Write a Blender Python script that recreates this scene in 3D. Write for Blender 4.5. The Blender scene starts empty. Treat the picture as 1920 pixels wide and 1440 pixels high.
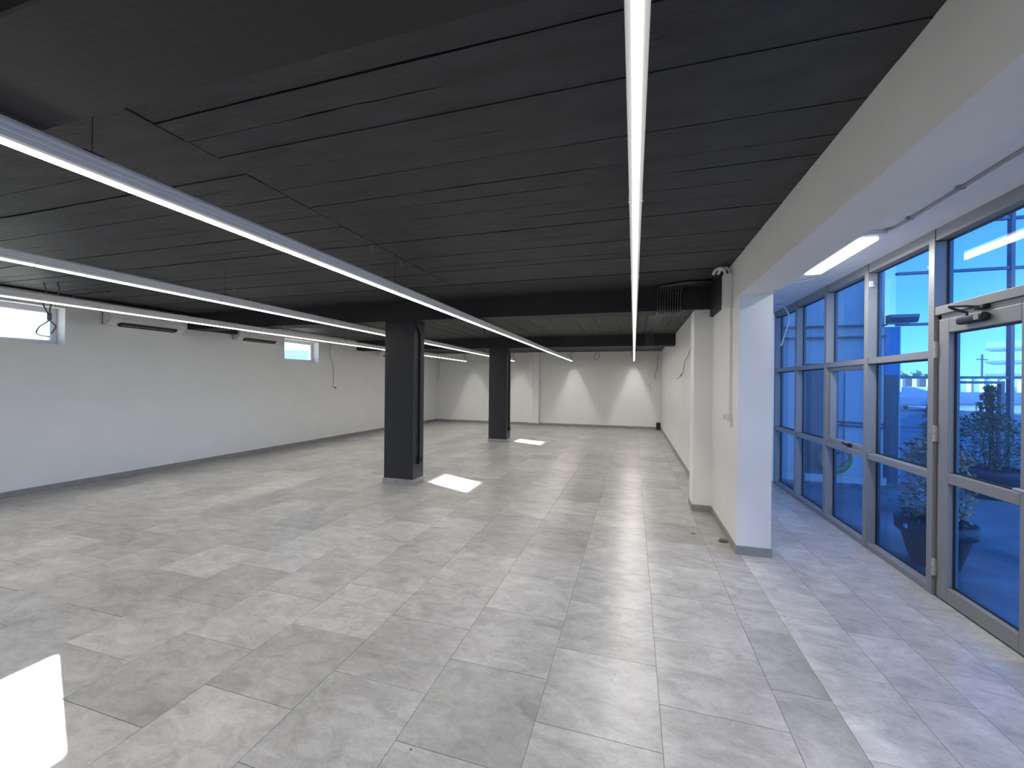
import bpy, bmesh, math, random
from mathutils import Vector, Matrix
random.seed(7)
sc = bpy.context.scene
COL = sc.collection

# ------------------------------------------------------------------ camera
F, YAW, PITCH, ROLL, EYE = 765.75, .28992, -.000317, .009744, 1.6765
fw = Vector((-math.sin(YAW)*math.cos(PITCH), math.cos(YAW)*math.cos(PITCH), math.sin(PITCH)))
rt = Vector((math.cos(YAW), math.sin(YAW), 0)); up = rt.cross(fw)
r2 = rt*math.cos(ROLL)+up*math.sin(ROLL); u2 = -rt*math.sin(ROLL)+up*math.cos(ROLL)
cam = bpy.data.cameras.new('camera'); cam.sensor_fit = 'HORIZONTAL'; cam.sensor_width = 36
cam.lens = F/1920*36; cam.clip_start = .02; cam.clip_end = 600
cob = bpy.data.objects.new('camera', cam); COL.objects.link(cob)
mw = Matrix((r2, u2, -fw)).transposed().to_4x4(); mw.translation = (0, 0, EYE); cob.matrix_world = mw
sc.camera = cob

# ------------------------------------------------------------------ light and exposure
SKY, SUN, ROWW, PANELW, EXPO = .55, 45.0, 168.0, 22.0, 0.13
SPILL = .15
sc.view_settings.view_transform = 'Standard'; sc.view_settings.look = 'None'
sc.view_settings.gamma = 1; sc.view_settings.use_curve_mapping = False; sc.view_settings.exposure = EXPO
w = bpy.data.worlds.new('sky'); sc.world = w; w.use_nodes = True
wn = w.node_tree.nodes; wl = w.node_tree.links
st = wn.new('ShaderNodeTexSky'); st.sky_type = 'NISHITA'; st.sun_disc = False
st.sun_elevation = math.radians(22); st.sun_rotation = math.radians(-65.8)
st.air_density = 1.0; st.dust_density = .12; st.ozone_density = 5.0
wl.new(st.outputs[0], wn['Background'].inputs[0]); wn['Background'].inputs[1].default_value = SKY
sl = bpy.data.lights.new('sun', 'SUN'); sl.energy = SUN; sl.angle = math.radians(.35); sl.color = (1, .95, .87)
so = bpy.data.objects.new('sun', sl); COL.objects.link(so)
so.rotation_euler = Vector((1, -.45, -.43)).to_track_quat('-Z', 'Y').to_euler(); so.location = (-30, 14, 16)

# ------------------------------------------------------------------ materials
MATS = {}
def nn(nt, t, **k):
    n = nt.nodes.new(t)
    for a, v in k.items():
        setattr(n, a, v)
    return n
def mat(name, col, rough=.5, metal=0., spec=.5, var=0., vscale=6., bump=0., bscale=60., emit=None, stretch=None):
    m = bpy.data.materials.new(name); m.use_nodes = True; nt = m.node_tree
    b = nt.nodes['Principled BSDF']
    b.inputs['Base Color'].default_value = (*col, 1); b.inputs['Roughness'].default_value = rough
    b.inputs['Metallic'].default_value = metal; b.inputs['Specular IOR Level'].default_value = spec
    if emit:
        b.inputs['Emission Color'].default_value = (*emit[0], 1); b.inputs['Emission Strength'].default_value = emit[1]
    if var or bump:
        g = nn(nt, 'ShaderNodeNewGeometry'); mp = nn(nt, 'ShaderNodeMapping')
        mp.inputs['Scale'].default_value = stretch or (1, 1, 1)
        nt.links.new(g.outputs['Position'], mp.inputs[0])
    if var:
        n = nn(nt, 'ShaderNodeTexNoise'); n.inputs['Scale'].default_value = vscale; n.inputs['Detail'].default_value = 6
        nt.links.new(mp.outputs[0], n.inputs['Vector'])
        r = nn(nt, 'ShaderNodeMapRange'); r.inputs[1].default_value = .3; r.inputs[2].default_value = .7
        r.inputs[3].default_value = 1-var; r.inputs[4].default_value = 1+var
        nt.links.new(n.outputs[0], r.inputs[0])
        x = nn(nt, 'ShaderNodeVectorMath', operation='SCALE'); x.inputs[0].default_value = col
        nt.links.new(r.outputs[0], x.inputs['Scale']); nt.links.new(x.outputs[0], b.inputs['Base Color'])
    if bump:
        n = nn(nt, 'ShaderNodeTexNoise'); n.inputs['Scale'].default_value = bscale; n.inputs['Detail'].default_value = 4
        nt.links.new(mp.outputs[0], n.inputs['Vector'])
        bp = nn(nt, 'ShaderNodeBump'); bp.inputs['Strength'].default_value = bump; bp.inputs['Distance'].default_value = .01
        nt.links.new(n.outputs[0], bp.inputs['Height']); nt.links.new(bp.outputs[0], b.inputs['Normal'])
    MATS[name] = m; return m
def glass(name, tint, rough=0., boost=1.):
    m = bpy.data.materials.new(name); m.use_nodes = True; nt = m.node_tree
    for n in list(nt.nodes):
        if n.type == 'BSDF_PRINCIPLED': nt.nodes.remove(n)
    out = nt.nodes['Material Output']
    t = nn(nt, 'ShaderNodeBsdfTransparent'); t.inputs[0].default_value = (*tint, 1)
    g = nn(nt, 'ShaderNodeBsdfGlossy'); g.inputs['Roughness'].default_value = rough
    fr = nn(nt, 'ShaderNodeLayerWeight'); fr.inputs['Blend'].default_value = .5
    p5 = nn(nt, 'ShaderNodeMath', operation='POWER'); p5.inputs[1].default_value = 5; nt.links.new(fr.outputs['Facing'], p5.inputs[0])
    mu = nn(nt, 'ShaderNodeMath', operation='MULTIPLY_ADD', use_clamp=True); mu.inputs[1].default_value = .93; mu.inputs[2].default_value = .045*boost
    mx = nn(nt, 'ShaderNodeMixShader')
    nt.links.new(p5.outputs[0], mu.inputs[0]); nt.links.new(mu.outputs[0], mx.inputs[0])
    nt.links.new(t.outputs[0], mx.inputs[1]); nt.links.new(g.outputs[0], mx.inputs[2])
    nt.links.new(mx.outputs[0], out.inputs[0]); MATS[name] = m; return m
def tile_mat(name, hashed, gain=1., spread=.135):
    m = bpy.data.materials.new(name); m.use_nodes = True; nt = m.node_tree; L = nt.links.new
    b = nt.nodes['Principled BSDF']; g = nn(nt, 'ShaderNodeNewGeometry')
    if hashed:
        s = nn(nt, 'ShaderNodeSeparateXYZ'); L(g.outputs['Position'], s.inputs[0])
        def mth(op, a, bb):
            q = nn(nt, 'ShaderNodeMath', operation=op)
            for i, v in enumerate((a, bb)):
                if hasattr(v, 'is_output'): L(v, q.inputs[i])
                elif v is not None: q.inputs[i].default_value = v
            return q.outputs[0]
        cx = mth('FLOOR', mth('DIVIDE', mth('SUBTRACT', s.outputs[0], .144), .6), None)
        par = mth('PINGPONG', cx, 1.)
        off = mth('MULTIPLY', mth('SUBTRACT', 1., par), .3)
        cy = mth('FLOOR', mth('DIVIDE', mth('SUBTRACT', mth('SUBTRACT', s.outputs[1], 1.983), off), .6), None)
        cb = nn(nt, 'ShaderNodeCombineXYZ'); L(cx, cb.inputs[0]); L(cy, cb.inputs[1])
        wn_ = nn(nt, 'ShaderNodeTexWhiteNoise'); L(cb.outputs[0], wn_.inputs['Vector']); rnd = wn_.outputs['Value']
    else:
        rnd = nn(nt, 'ShaderNodeObjectInfo').outputs['Random']
    wv = nn(nt, 'ShaderNodeTexWhiteNoise', noise_dimensions='1D'); L(rnd, wv.inputs['W'])
    vs = nn(nt, 'ShaderNodeVectorMath', operation='SCALE'); L(wv.outputs['Color'], vs.inputs[0]); vs.inputs['Scale'].default_value = 80
    va = nn(nt, 'ShaderNodeVectorMath', operation='ADD'); L(g.outputs['Position'], va.inputs[0]); L(vs.outputs[0], va.inputs[1])
    mp = nn(nt, 'ShaderNodeMapping'); mp.inputs['Rotation'].default_value = (0, 0, .5); mp.inputs['Scale'].default_value = (1.2, 2.1, 1)
    L(va.outputs[0], mp.inputs[0])
    n1 = nn(nt, 'ShaderNodeTexNoise'); n1.inputs['Scale'].default_value = 3.6; n1.inputs['Detail'].default_value = 10; n1.inputs['Roughness'].default_value = .68; n1.inputs['Distortion'].default_value = .6
    L(mp.outputs[0], n1.inputs['Vector'])
    n2 = nn(nt, 'ShaderNodeTexNoise'); n2.inputs['Scale'].default_value = 15; n2.inputs['Detail'].default_value = 9; n2.inputs['Roughness'].default_value = .75; n2.inputs['Distortion'].default_value = .8
    L(mp.outputs[0], n2.inputs['Vector'])
    r = nn(nt, 'ShaderNodeValToRGB'); e = r.color_ramp.elements
    e[0].position = .3; e[0].color = (.215, .21, .20, 1); e[1].position = .72; e[1].color = (.40, .393, .375, 1)
    k = e.new(.5); k.color = (.305, .299, .285, 1)
    mixn = nn(nt, 'ShaderNodeMath', operation='MULTIPLY_ADD'); L(n2.outputs[0], mixn.inputs[0]); mixn.inputs[1].default_value = .55; 
    sub = nn(nt, 'ShaderNodeMath', operation='SUBTRACT'); L(n1.outputs[0], sub.inputs[0]); sub.inputs[1].default_value = .275
    L(sub.outputs[0], mixn.inputs[2]); L(mixn.outputs[0], r.inputs[0])
    n3 = nn(nt, 'ShaderNodeTexNoise'); n3.inputs['Scale'].default_value = 140; n3.inputs['Detail'].default_value = 4; n3.inputs['Roughness'].default_value = .8
    L(va.outputs[0], n3.inputs['Vector'])
    n4 = nn(nt, 'ShaderNodeTexNoise'); n4.inputs['Scale'].default_value = 1.3; n4.inputs['Detail'].default_value = 1; L(va.outputs[0], n4.inputs['Vector'])
    m3 = nn(nt, 'ShaderNodeMapRange'); L(n3.outputs[0], m3.inputs[0]); m3.inputs[1].default_value = .3; m3.inputs[2].default_value = .7; m3.inputs[3].default_value = .92; m3.inputs[4].default_value = 1.08
    m4 = nn(nt, 'ShaderNodeMapRange'); L(n4.outputs[0], m4.inputs[0]); m4.inputs[1].default_value = .3; m4.inputs[2].default_value = .7; m4.inputs[3].default_value = .90; m4.inputs[4].default_value = 1.11
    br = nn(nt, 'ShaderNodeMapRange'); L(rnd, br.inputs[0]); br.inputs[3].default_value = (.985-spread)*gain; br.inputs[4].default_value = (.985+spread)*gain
    hs = nn(nt, 'ShaderNodeVectorMath', operation='SCALE'); L(r.outputs[0], hs.inputs[0]); mm1 = nn(nt, 'ShaderNodeMath', operation='MULTIPLY'); L(m3.outputs[0], mm1.inputs[0]); L(m4.outputs[0], mm1.inputs[1])
    mm2 = nn(nt, 'ShaderNodeMath', operation='MULTIPLY'); L(mm1.outputs[0], mm2.inputs[0]); L(br.outputs[0], mm2.inputs[1]); L(mm2.outputs[0], hs.inputs['Scale'])
    L(hs.outputs[0], b.inputs['Base Color'])
    rr_ = nn(nt, 'ShaderNodeMapRange'); L(n2.outputs[0], rr_.inputs[0]); rr_.inputs[3].default_value = .22; rr_.inputs[4].default_value = .42
    L(rr_.outputs[0], b.inputs['Roughness']); b.inputs['Specular IOR Level'].default_value = .5
    bp = nn(nt, 'ShaderNodeBump'); bp.inputs['Strength'].default_value = .08; bp.inputs['Distance'].default_value = .004
    L(n2.outputs[0], bp.inputs['Height']); L(bp.outputs[0], b.inputs['Normal'])
    MATS[name] = m; return m
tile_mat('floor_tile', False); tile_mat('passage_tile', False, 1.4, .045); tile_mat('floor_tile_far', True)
mat('grout', (.24, .235, .225), .8)
mat('white_wall', (.78, .775, .76), .75, var=.02, vscale=2., bump=.12, bscale=120)
mat('black_paint', (.015, .0155, .018), .62, var=.15, vscale=3, bump=.25, bscale=35)
mat('black_plank', (.031, .033, .038), .6, var=.35, vscale=3, bump=.5, bscale=22, stretch=(1, 3, 1))
mat('black_plank_long', (.036, .037, .040), .6, var=.4, vscale=3, bump=.5, bscale=22, stretch=(3, 1, 1))
mat('black_gap', (.006, .006, .007), .9)
mat('column_paint', (.017, .0185, .0225), .5, bump=.08, bscale=50)
mat('black_plastic', (.008, .008, .009), .4)
mat('grey_skirting', (.27, .265, .255), .45, var=.12, vscale=8)
mat('alu_frame', (.27, .268, .262), .42, metal=.1)
mat('alu_profile', (.88, .87, .85), .4, metal=.1)
mat('white_plastic', (.72, .72, .71), .4)
mat('pvc_white', (.78, .79, .82), .35)
mat('gasket', (.012, .013, .02), .5)
mat('led_core', (1, 1, 1), .5, emit=((1, .985, .95), 12))
mat('led_lens', (.09, .09, .09), .3, emit=((1, .985, .94), .3))
mat('panel_diffuser', (1, 1, 1), .5, emit=((1, .97, .9), 6))
mat('hinge_grey', (.44, .43, .42), .45)
mat('grey_plastic', (.30, .30, .30), .5)
mat('dark_slot', (.015, .015, .016), .6)
mat('wire_grey', (.12, .12, .12), .6)
mat('wire_white', (.65, .66, .68), .5)
mat('steel', (.45, .45, .45), .35, metal=.7)
mat('closer_black', (.010, .010, .012), .6)
mat('conduit_black', (.05, .05, .053), .32)
mat('asphalt', (.28, .28, .27), .85, var=.4, vscale=1.2, bump=.3, bscale=40)
mat('paving', (.33, .32, .30), .85, var=.12, vscale=.8)
mat('render_wall', (.60, .62, .64), .8, var=.06, vscale=2)
mat('wing_panel', (.60, .62, .64), .6)
mat('wing_dark', (.10, .12, .15), .4)
mat('screen_frame', (.17, .19, .24), .35, metal=.3)
mat('pot_grey', (.055, .06, .075), .6)
mat('soil', (.03, .022, .016), .95)
mat('leaf_green', (.13, .17, .07), .6, var=.35, vscale=9)
mat('leaf_dry', (.62, .37, .17), .7, var=.35, vscale=9)
mat('bark', (.09, .06, .04), .9)
mat('hose', (.45, .50, .16), .5)
mat('white_concrete', (.70, .69, .66), .8)
mat('car_white', (.72, .73, .75), .25)
mat('car_dark', (.03, .035, .05), .2)
mat('car_red', (.35, .03, .03), .3)
mat('car_glass', (.02, .025, .03), .08)
mat('tyre', (.015, .015, .015), .8)
mat('tower_wall', (.72, .71, .68), .8)
mat('tower_band', (.42, .44, .46), .6)
mat('teal_sheet', (.30, .52, .55), .5)
mat('blue_sign', (.06, .30, .62), .4)
mat('debris', (.13, .11, .09), .9)
glass('blue_glass', (.46, .675, .955), boost=.75)
glass('screen_glass', (.80, .90, .99))
glass('clear_glass', (.93, .96, .97))

# ------------------------------------------------------------------ geometry helpers
WLOC = {}
def wl_of(o): return WLOC.get(o.name, Vector((0, 0, 0))) if o else Vector((0, 0, 0))
def BM(): return bmesh.new()
def box(bm, x0, x1, y0, y1, z0, z1):
    vs = [bm.verts.new((x, y, z)) for z in (z0, z1) for y in (y0, y1) for x in (x0, x1)]
    for f in ((0, 2, 3, 1), (4, 5, 7, 6), (0, 1, 5, 4), (2, 6, 7, 3), (0, 4, 6, 2), (1, 3, 7, 5)):
        bm.faces.new([vs[i] for i in f])
    return bm
def bevbox(bm, x0, x1, y0, y1, z0, z1, r, seg=2):
    t = bmesh.new(); box(t, x0, x1, y0, y1, z0, z1)
    bmesh.ops.bevel(t, geom=t.edges[:], offset=r, segments=seg, affect='EDGES', profile=.5)
    me = bpy.data.meshes.new('t'); t.to_mesh(me); t.free(); bm.from_mesh(me); bpy.data.meshes.remove(me); return bm
def tube(bm, pts, r, n=8, cap=True, radii=None):
    pts = [Vector(p) for p in pts]; rings = []; prev = None
    for i, p in enumerate(pts):
        d = (pts[min(i+1, len(pts)-1)]-pts[max(i-1, 0)]).normalized()
        if prev is None:
            a = d.orthogonal().normalized()
        else:
            a = (prev-d*prev.dot(d))
            a = a.normalized() if a.length > 1e-6 else d.orthogonal().normalized()
        prev = a; b = d.cross(a); rad = radii[i] if radii else r
        rings.append([bm.verts.new(p+(a*math.cos(2*math.pi*k/n)+b*math.sin(2*math.pi*k/n))*rad) for k in range(n)])
    for s, t in zip(rings, rings[1:]):
        for k in range(n):
            bm.faces.new((s[k], s[(k+1) % n], t[(k+1) % n], t[k]))
    if cap:
        bm.faces.new(rings[0][::-1]); bm.faces.new(rings[-1])
    return bm
def smooth_path(pts, sub=6):
    P = [Vector(p) for p in pts]; out = []
    for i in range(len(P)-1):
        p0 = P[max(i-1, 0)]; p1 = P[i]; p2 = P[i+1]; p3 = P[min(i+2, len(P)-1)]
        for k in range(sub):
            t = k/sub
            out.append(.5*((2*p1)+(-p0+p2)*t+(2*p0-5*p1+4*p2-p3)*t*t+(-p0+3*p1-3*p2+p3)*t**3))
    return out+[P[-1]]
def round_path(pts, rad, sub=5):
    P = [Vector(p) for p in pts]; out = [P[0]]
    for i in range(1, len(P)-1):
        a = (P[i-1]-P[i]); b = (P[i+1]-P[i]); r = min(rad, a.length*.49, b.length*.49)
        A = P[i]+a.normalized()*r; B = P[i]+b.normalized()*r
        for k in range(sub+1):
            t = k/sub; out.append(A*(1-t)**2+P[i]*2*t*(1-t)+B*t*t)
    return out+[P[-1]]
def lathe(bm, prof, c, n=24):
    rings = [[bm.verts.new((c[0]+r*math.cos(2*math.pi*k/n), c[1]+r*math.sin(2*math.pi*k/n), c[2]+z)) for k in range(n)] for r, z in prof]
    for s, t in zip(rings, rings[1:]):
        for k in range(n):
            bm.faces.new((s[k], s[(k+1) % n], t[(k+1) % n], t[k]))
    bm.faces.new(rings[0][::-1]); bm.faces.new(rings[-1]); return bm
def extrude_y(bm, prof, y0, y1):     # prof: list of (x, z)
    a = [bm.verts.new((x, y0, z)) for x, z in prof]; b = [bm.verts.new((x, y1, z)) for x, z in prof]
    n = len(prof)
    for k in range(n):
        bm.faces.new((a[k], a[(k+1) % n], b[(k+1) % n], b[k]))
    bm.faces.new(a[::-1]); bm.faces.new(b); return bm
def extrude_x(bm, prof, x0, x1):     # prof: list of (y, z)
    a = [bm.verts.new((x0, y, z)) for y, z in prof]; b = [bm.verts.new((x1, y, z)) for y, z in prof]
    n = len(prof)
    for k in range(n):
        bm.faces.new((a[k], a[(k+1) % n], b[(k+1) % n], b[k]))
    bm.faces.new(a[::-1]); bm.faces.new(b); return bm
def obj(name, bm, m, parent=None, smooth=False, label=None, kind=None):
    bmesh.ops.recalc_face_normals(bm, faces=bm.faces[:])
    lo = Vector((min(v.co[i] for v in bm.verts) for i in range(3))); hi = Vector((max(v.co[i] for v in bm.verts) for i in range(3)))
    c = Vector(((lo.x+hi.x)/2, (lo.y+hi.y)/2, lo.z))
    for v in bm.verts: v.co -= c
    me = bpy.data.meshes.new(name); bm.to_mesh(me); bm.free()
    if smooth:
        for p in me.polygons: p.use_smooth = True
    for q in (m if isinstance(m, (list, tuple)) else [m]): me.materials.append(MATS[q])
    o = bpy.data.objects.new(name, me); COL.objects.link(o)
    o.parent = parent; o.location = c-wl_of(parent); WLOC[o.name] = c
    if label: o['label'] = label
    if kind: o['kind'] = kind
    return o
def tag(o, label, cat, group=None, kind=None):
    o['label'] = label; o['category'] = cat
    if group: o['group'] = group
    if kind: o['kind'] = kind
    return o
def thing(name, loc, label, cat, group=None, kind=None):
    o = bpy.data.objects.new(name, None); o.empty_display_size = .1; COL.objects.link(o)
    o.location = loc; WLOC[o.name] = Vector(loc); return tag(o, label, cat, group, kind)
def inst(name, me, loc, parent):
    o = bpy.data.objects.new(name, me); COL.objects.link(o); o.parent = parent
    o.location = Vector(loc)-wl_of(parent); WLOC[o.name] = Vector(loc); return o
def bx(name, m, a, parent=None, bev=0, **k):
    b = BM(); (bevbox(b, *a, bev) if bev else box(b, *a)); return obj(name, b, m, parent, **k)

# ------------------------------------------------------------------ the room
XL, XR, YB, YF, ZC = -8.47, 1.0, 16.5, -3.0, 2.985
XF = 2.33                       # inner face of the glazed front
floor = bx('floor', 'grout', (XL-.3, XF+.14, YF-.3, YB+.3, -.12, -.006))
tag(floor, 'floor of grey stone-look square tiles laid in half bond', 'floor', kind='structure')
TM = {}
def tile_mesh(w_, l_, m='floor_tile'):
    k = (round(w_, 4), round(l_, 4), m)
    if k not in TM:
        b = BM(); c = .0009; h = .009; W, L_ = w_/2, l_/2
        lo = [b.verts.new((x, y, 0)) for x, y in ((-W, -L_), (W, -L_), (W, L_), (-W, L_))]
        mi = [b.verts.new((x, y, h-c)) for x, y in ((-W, -L_), (W, -L_), (W, L_), (-W, L_))]
        hi = [b.verts.new((x, y, h)) for x, y in ((-W+c, -L_+c), (W-c, -L_+c), (W-c, L_-c), (-W+c, L_-c))]
        for s, t in ((lo, mi), (mi, hi)):
            for i in range(4): b.faces.new((s[i], s[(i+1) % 4], t[(i+1) % 4], t[i]))
        b.faces.new(hi); me = bpy.data.meshes.new('tile'); b.to_mesh(me); b.free(); me.materials.append(MATS[m]); TM[k] = me
    return TM[k]
def project(p):
    d = Vector(p)-Vector((0, 0, EYE)); z = d.dot(fw)
    if z < .05: return None
    return 960+F*d.dot(r2)/z, 720-F*d.dot(u2)/z, z
cols = []
i = -15
while .144+.6*i < XR:
    x0 = max(.144+.6*i, XL); x1 = min(.744+.6*i, 1.03)
    if x1-x0 > .05: cols.append((x0, x1, .3 if i % 2 == 0 else 0.))
    i += 1
cols += [(1.03, 1.41, .24), (1.41, 1.735, .16), (1.735, 2.06, .45), (2.06, XF+.02, .1)]
cand = []
for x0, x1, off in cols:
    j = -9
    while True:
        y0 = 1.983+off+.6*j; y1 = y0+.6; j += 1
        if y0 > YB: break
        y0 = max(y0, YF); y1 = min(y1, YB)
        if x0 > 1.02: y1 = min(y1, 8.3)
        if y1-y0 < .04: continue
        g = .0011
        cx, cy = (x0+x1)/2, (y0+y1)/2
        near = 1e9
        for px_, py_ in ((x0, y0), (x1, y0), (x0, y1), (x1, y1), (cx, cy)):
            q = project((px_, py_, 0))
            if q and -30 < q[0] < 1950 and q[1] < 1480: near = min(near, q[2])
        cand.append((near, x0+g, x1-g, y0+g, y1-g))
cand.sort(key=lambda t: t[0])
fb = BM()
for n_, (near, x0, x1, y0, y1) in enumerate(cand):
    dz = -.0066+random.uniform(-.0004, .0004)
    if n_ < 295 and near < 1e8:
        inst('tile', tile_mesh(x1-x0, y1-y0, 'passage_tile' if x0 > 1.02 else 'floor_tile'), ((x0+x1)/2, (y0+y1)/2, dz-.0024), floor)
    else:
        c = .0009; z1 = dz+.0066
        lo = [fb.verts.new(v) for v in ((x0, y0, -.009), (x1, y0, -.009), (x1, y1, -.009), (x0, y1, -.009))]
        hi = [fb.verts.new(v) for v in ((x0+c, y0+c, z1), (x1-c, y0+c, z1), (x1-c, y1-c, z1), (x0+c, y1-c, z1))]
        for k in range(4): fb.faces.new((lo[k], lo[(k+1) % 4], hi[(k+1) % 4], hi[k]))
        fb.faces.new(hi)
obj('tile_field', fb, 'floor_tile_far', floor, kind='stuff')

# ceiling slab with board-marked planks
ceil = bx('ceiling', 'black_gap', (XL-.3, 1.3, YF-.3, YB+.3, ZC+.016, ZC+.3))
tag(ceil, 'black painted board-marked concrete ceiling over the hall', 'ceiling', kind='structure')
prng = random.Random(11)
def ragged(n, wide):            # ragged half-gap along a board edge: nearly closed in places, open in others
    v = prng.uniform(0, wide); out = []
    for _ in range(n+1):
        v = min(max(v+prng.gauss(0, wide*.28), -.0015), wide); out.append(max(v, .0003)+prng.uniform(0, .0008))
    return out
def plank(x0, x1, y0, y1, m):
    z = ZC+prng.uniform(-.004, .003); alongx = m == 'black_plank'
    a0, a1, c0, c1 = (x0, x1, y0, y1) if alongx else (y0, y1, x0, x1)
    n = max(6, int((a1-a0)/.09)); wide = prng.choice((.002, .004, .006, .009) if alongx else (.004, .007, .011))
    lo, hi = ragged(n, wide), ragged(n, prng.choice((.002, .005, .008)))
    b = BM(); rows = []
    for i in range(n+1):
        t_ = a0+.001+(a1-a0-.002)*i/n; p, q = c0+lo[i], c1-hi[i]
        pts = ((t_, p), (t_, q)) if alongx else ((p, t_), (q, t_))
        rows.append([b.verts.new((*pts[0], ZC+.02)), b.verts.new((*pts[0], z)), b.verts.new((*pts[1], z)), b.verts.new((*pts[1], ZC+.02))])
    for r_, t_ in zip(rows, rows[1:]):
        for k in range(3): b.faces.new((r_[k], r_[k+1], t_[k+1], t_[k]))
    b.faces.new(rows[0]); b.faces.new(rows[-1])
    obj('plank', b, m, ceil)
YR = [1.05, 1.28, 1.47, 1.63, 1.80, 2.0, 2.22, 2.5, 2.68, 2.91, 3.1, 3.33, 3.58, 3.82, 4.02, 4.19, 4.35, 4.55, 4.78, 4.985]
YLt = [1.05, 1.3, 1.62, 1.75, 1.99, 2.13, 2.32, 2.53, 2.65, 2.89, 3.17, 3.33, 3.52, 3.75, 3.9, 4.1, 4.27, 4.42, 4.6, 4.8, 4.985]
for a, b_ in zip(YR, YR[1:]): plank(-2.35, XR, a, b_, 'black_plank')
for a, b_ in zip(YLt, YLt[1:]): plank(XL, -2.36, a, b_, 'black_plank')
bx('plank', 'black_paint', (XL, XR, 5.012, 5.9, ZC+.001, ZC+.02), ceil)
x = XL
while x < XR-.02:
    x1 = min(x+random.choice((.17, .2, .23, .26)), XR)
    plank(x, x1, 6.25, 11.05, 'black_plank_long'); x = x1
x = XL
while x < XR-.02:
    x1 = min(x+.3, XR); plank(x, x1, 11.4, YB, 'black_plank_long'); x = x1
for a in (YF, -1.8, -.6): plank(XL, XR, a, min(a+1.2, .68), 'black_plank')
# beams
for y0, y1, lb in ((.68, 1.05, 'black ceiling beam nearest the camera, running over the first light rows'), (5.9, 6.25, 'black ceiling beam carried by the nearer column'), (11.05, 11.4, 'black ceiling beam carried by the farther column')):
    b = BM(); bevbox(b, XL, XR, y0, y1, 2.69, ZC+.01, .006, 1)
    tag(obj('ceiling_beam', b, 'black_paint'), lb, 'beam', kind='structure')
# columns
def column(x0, x1, y0, y1, lb):
    t = thing('column', ((x0+x1)/2, (y0+y1)/2, 0), lb, 'column', kind='structure')
    b = BM(); bevbox(b, x0, x1, y0, y1, 0, 2.69, .006, 1); obj('shaft', b, 'column_paint', t)
    e = .012
    for a in ((x0-e, x1+e, y0-e, y0, 0, .10), (x0-e, x1+e, y1, y1+e, 0, .10), (x0-e, x0, y0, y1, 0, .10), (x1, x1+e, y0, y1, 0, .10)):
        bx('skirting', 'grey_skirting', a, t, label='grey tile skirting')
    ym = y0+(y1-y0)*.52
    c = obj('conduit', tube(BM(), round_path([(x1+.004, y0+.02, 2.66), (x1+.02, y0+.07, 2.63), (x1+.018, ym, 2.5), (x1+.018, ym, .43)], .05), .016, 10), 'black_paint', t, True)
    s = bx('socket_box', 'black_plastic', (x1, x1+.05, ym-.05, ym+.05, .33, .43), t, .008)
    obj('knob', tube(BM(), [(x1+.05, ym+.01, .39), (x1+.065, ym+.01, .39)], .022, 12), 'black_plastic', s)
column(-3.97, -3.43, 5.9, 6.25, 'nearer charcoal square column with grey tile skirting')
column(-3.99, -3.45, 11.05, 11.42, 'farther charcoal square column with grey tile skirting')

# left wall with three high windows
WINS = [(2.94, 4.09), (8.25, 9.41), (13.4, 14.56)]
ZW0, ZW1 = 2.2, 2.78
b = BM()
box(b, XL-.3, XL, YF, YB, -.1, ZW0); box(b, XL-.3, XL, YF, YB, ZW1, ZC+.3)
ys = [YF]+[v for wv in WINS for v in wv]+[YB]
for k in range(0, len(ys), 2): box(b, XL-.3, XL, ys[k], ys[k+1], ZW0, ZW1)
tag(obj('wall_left', b, 'white_wall'), 'long white plastered wall with small high windows', 'wall', kind='structure')
wl_labels = ['small high white window cut off by the picture edge', 'small high white window beside the second wall air conditioner', 'small high window hidden behind the nearer column']
for n_, (y0, y1) in enumerate(WINS):
    xo = XL-.27
    t = thing('window_%d' % (n_+1), (xo, (y0+y1)/2, ZW0), wl_labels[n_], 'window', kind='structure')
    f_ = .05
    for a in ((xo, xo+.07, y0, y1, ZW0, ZW0+f_), (xo, xo+.07, y0, y1, ZW1-f_, ZW1), (xo, xo+.07, y0, y0+f_, ZW0+f_, ZW1-f_), (xo, xo+.07, y1-f_, y1, ZW0+f_, ZW1-f_)):
        bx('frame', 'pvc_white', a, t, .006)
    s_ = .035; z0, z1, a0, a1 = ZW0+f_, ZW1-f_, y0+f_, y1-f_
    for a in ((xo+.01, xo+.085, a0, a1, z0, z0+s_), (xo+.01, xo+.085, a0, a1, z1-s_, z1), (xo+.01, xo+.085, a0, a0+s_, z0+s_, z1-s_), (xo+.01, xo+.085, a1-s_, a1, z0+s_, z1-s_)):
        bx('sash', 'pvc_white', a, t, .008)
    bx('pane', 'clear_glass', (xo+.035, xo+.041, a0+s_, a1-s_, z0+s_, z1-s_), t)
    bx('window_sill', 'pvc_white', (xo+.085, XL+.004, y0+.002, y1-.002, ZW0, ZW0+.012), t)
    hd = bx('handle_base', 'pvc_white', (xo+.085, xo+.1, (y0+y1)/2-.015, (y0+y1)/2+.015, z1-s_+.002, z1-.004), t)
    bx('lever', 'pvc_white', (xo+.1, xo+.115, (y0+y1)/2-.01, (y0+y1)/2+.1, z1-s_+.006, z1-s_+.022), hd)

# back wall + pilaster, wall behind the camera
b = BM(); box(b, XL-.3, 1.3, YB, YB+.3, -.1, ZC+.3); box(b, -4.17, -3.72, 16.3, YB, 0, ZC)
tag(obj('wall_back', b, 'white_wall'), 'white end wall with a shallow pilaster behind the farther column', 'wall', kind='structure')
bx('wall_front', 'white_wall', (XL-.3, XF+.3, YF-.3, YF, -.1, ZC+.3), label='white wall behind the camera', kind='structure')
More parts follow.
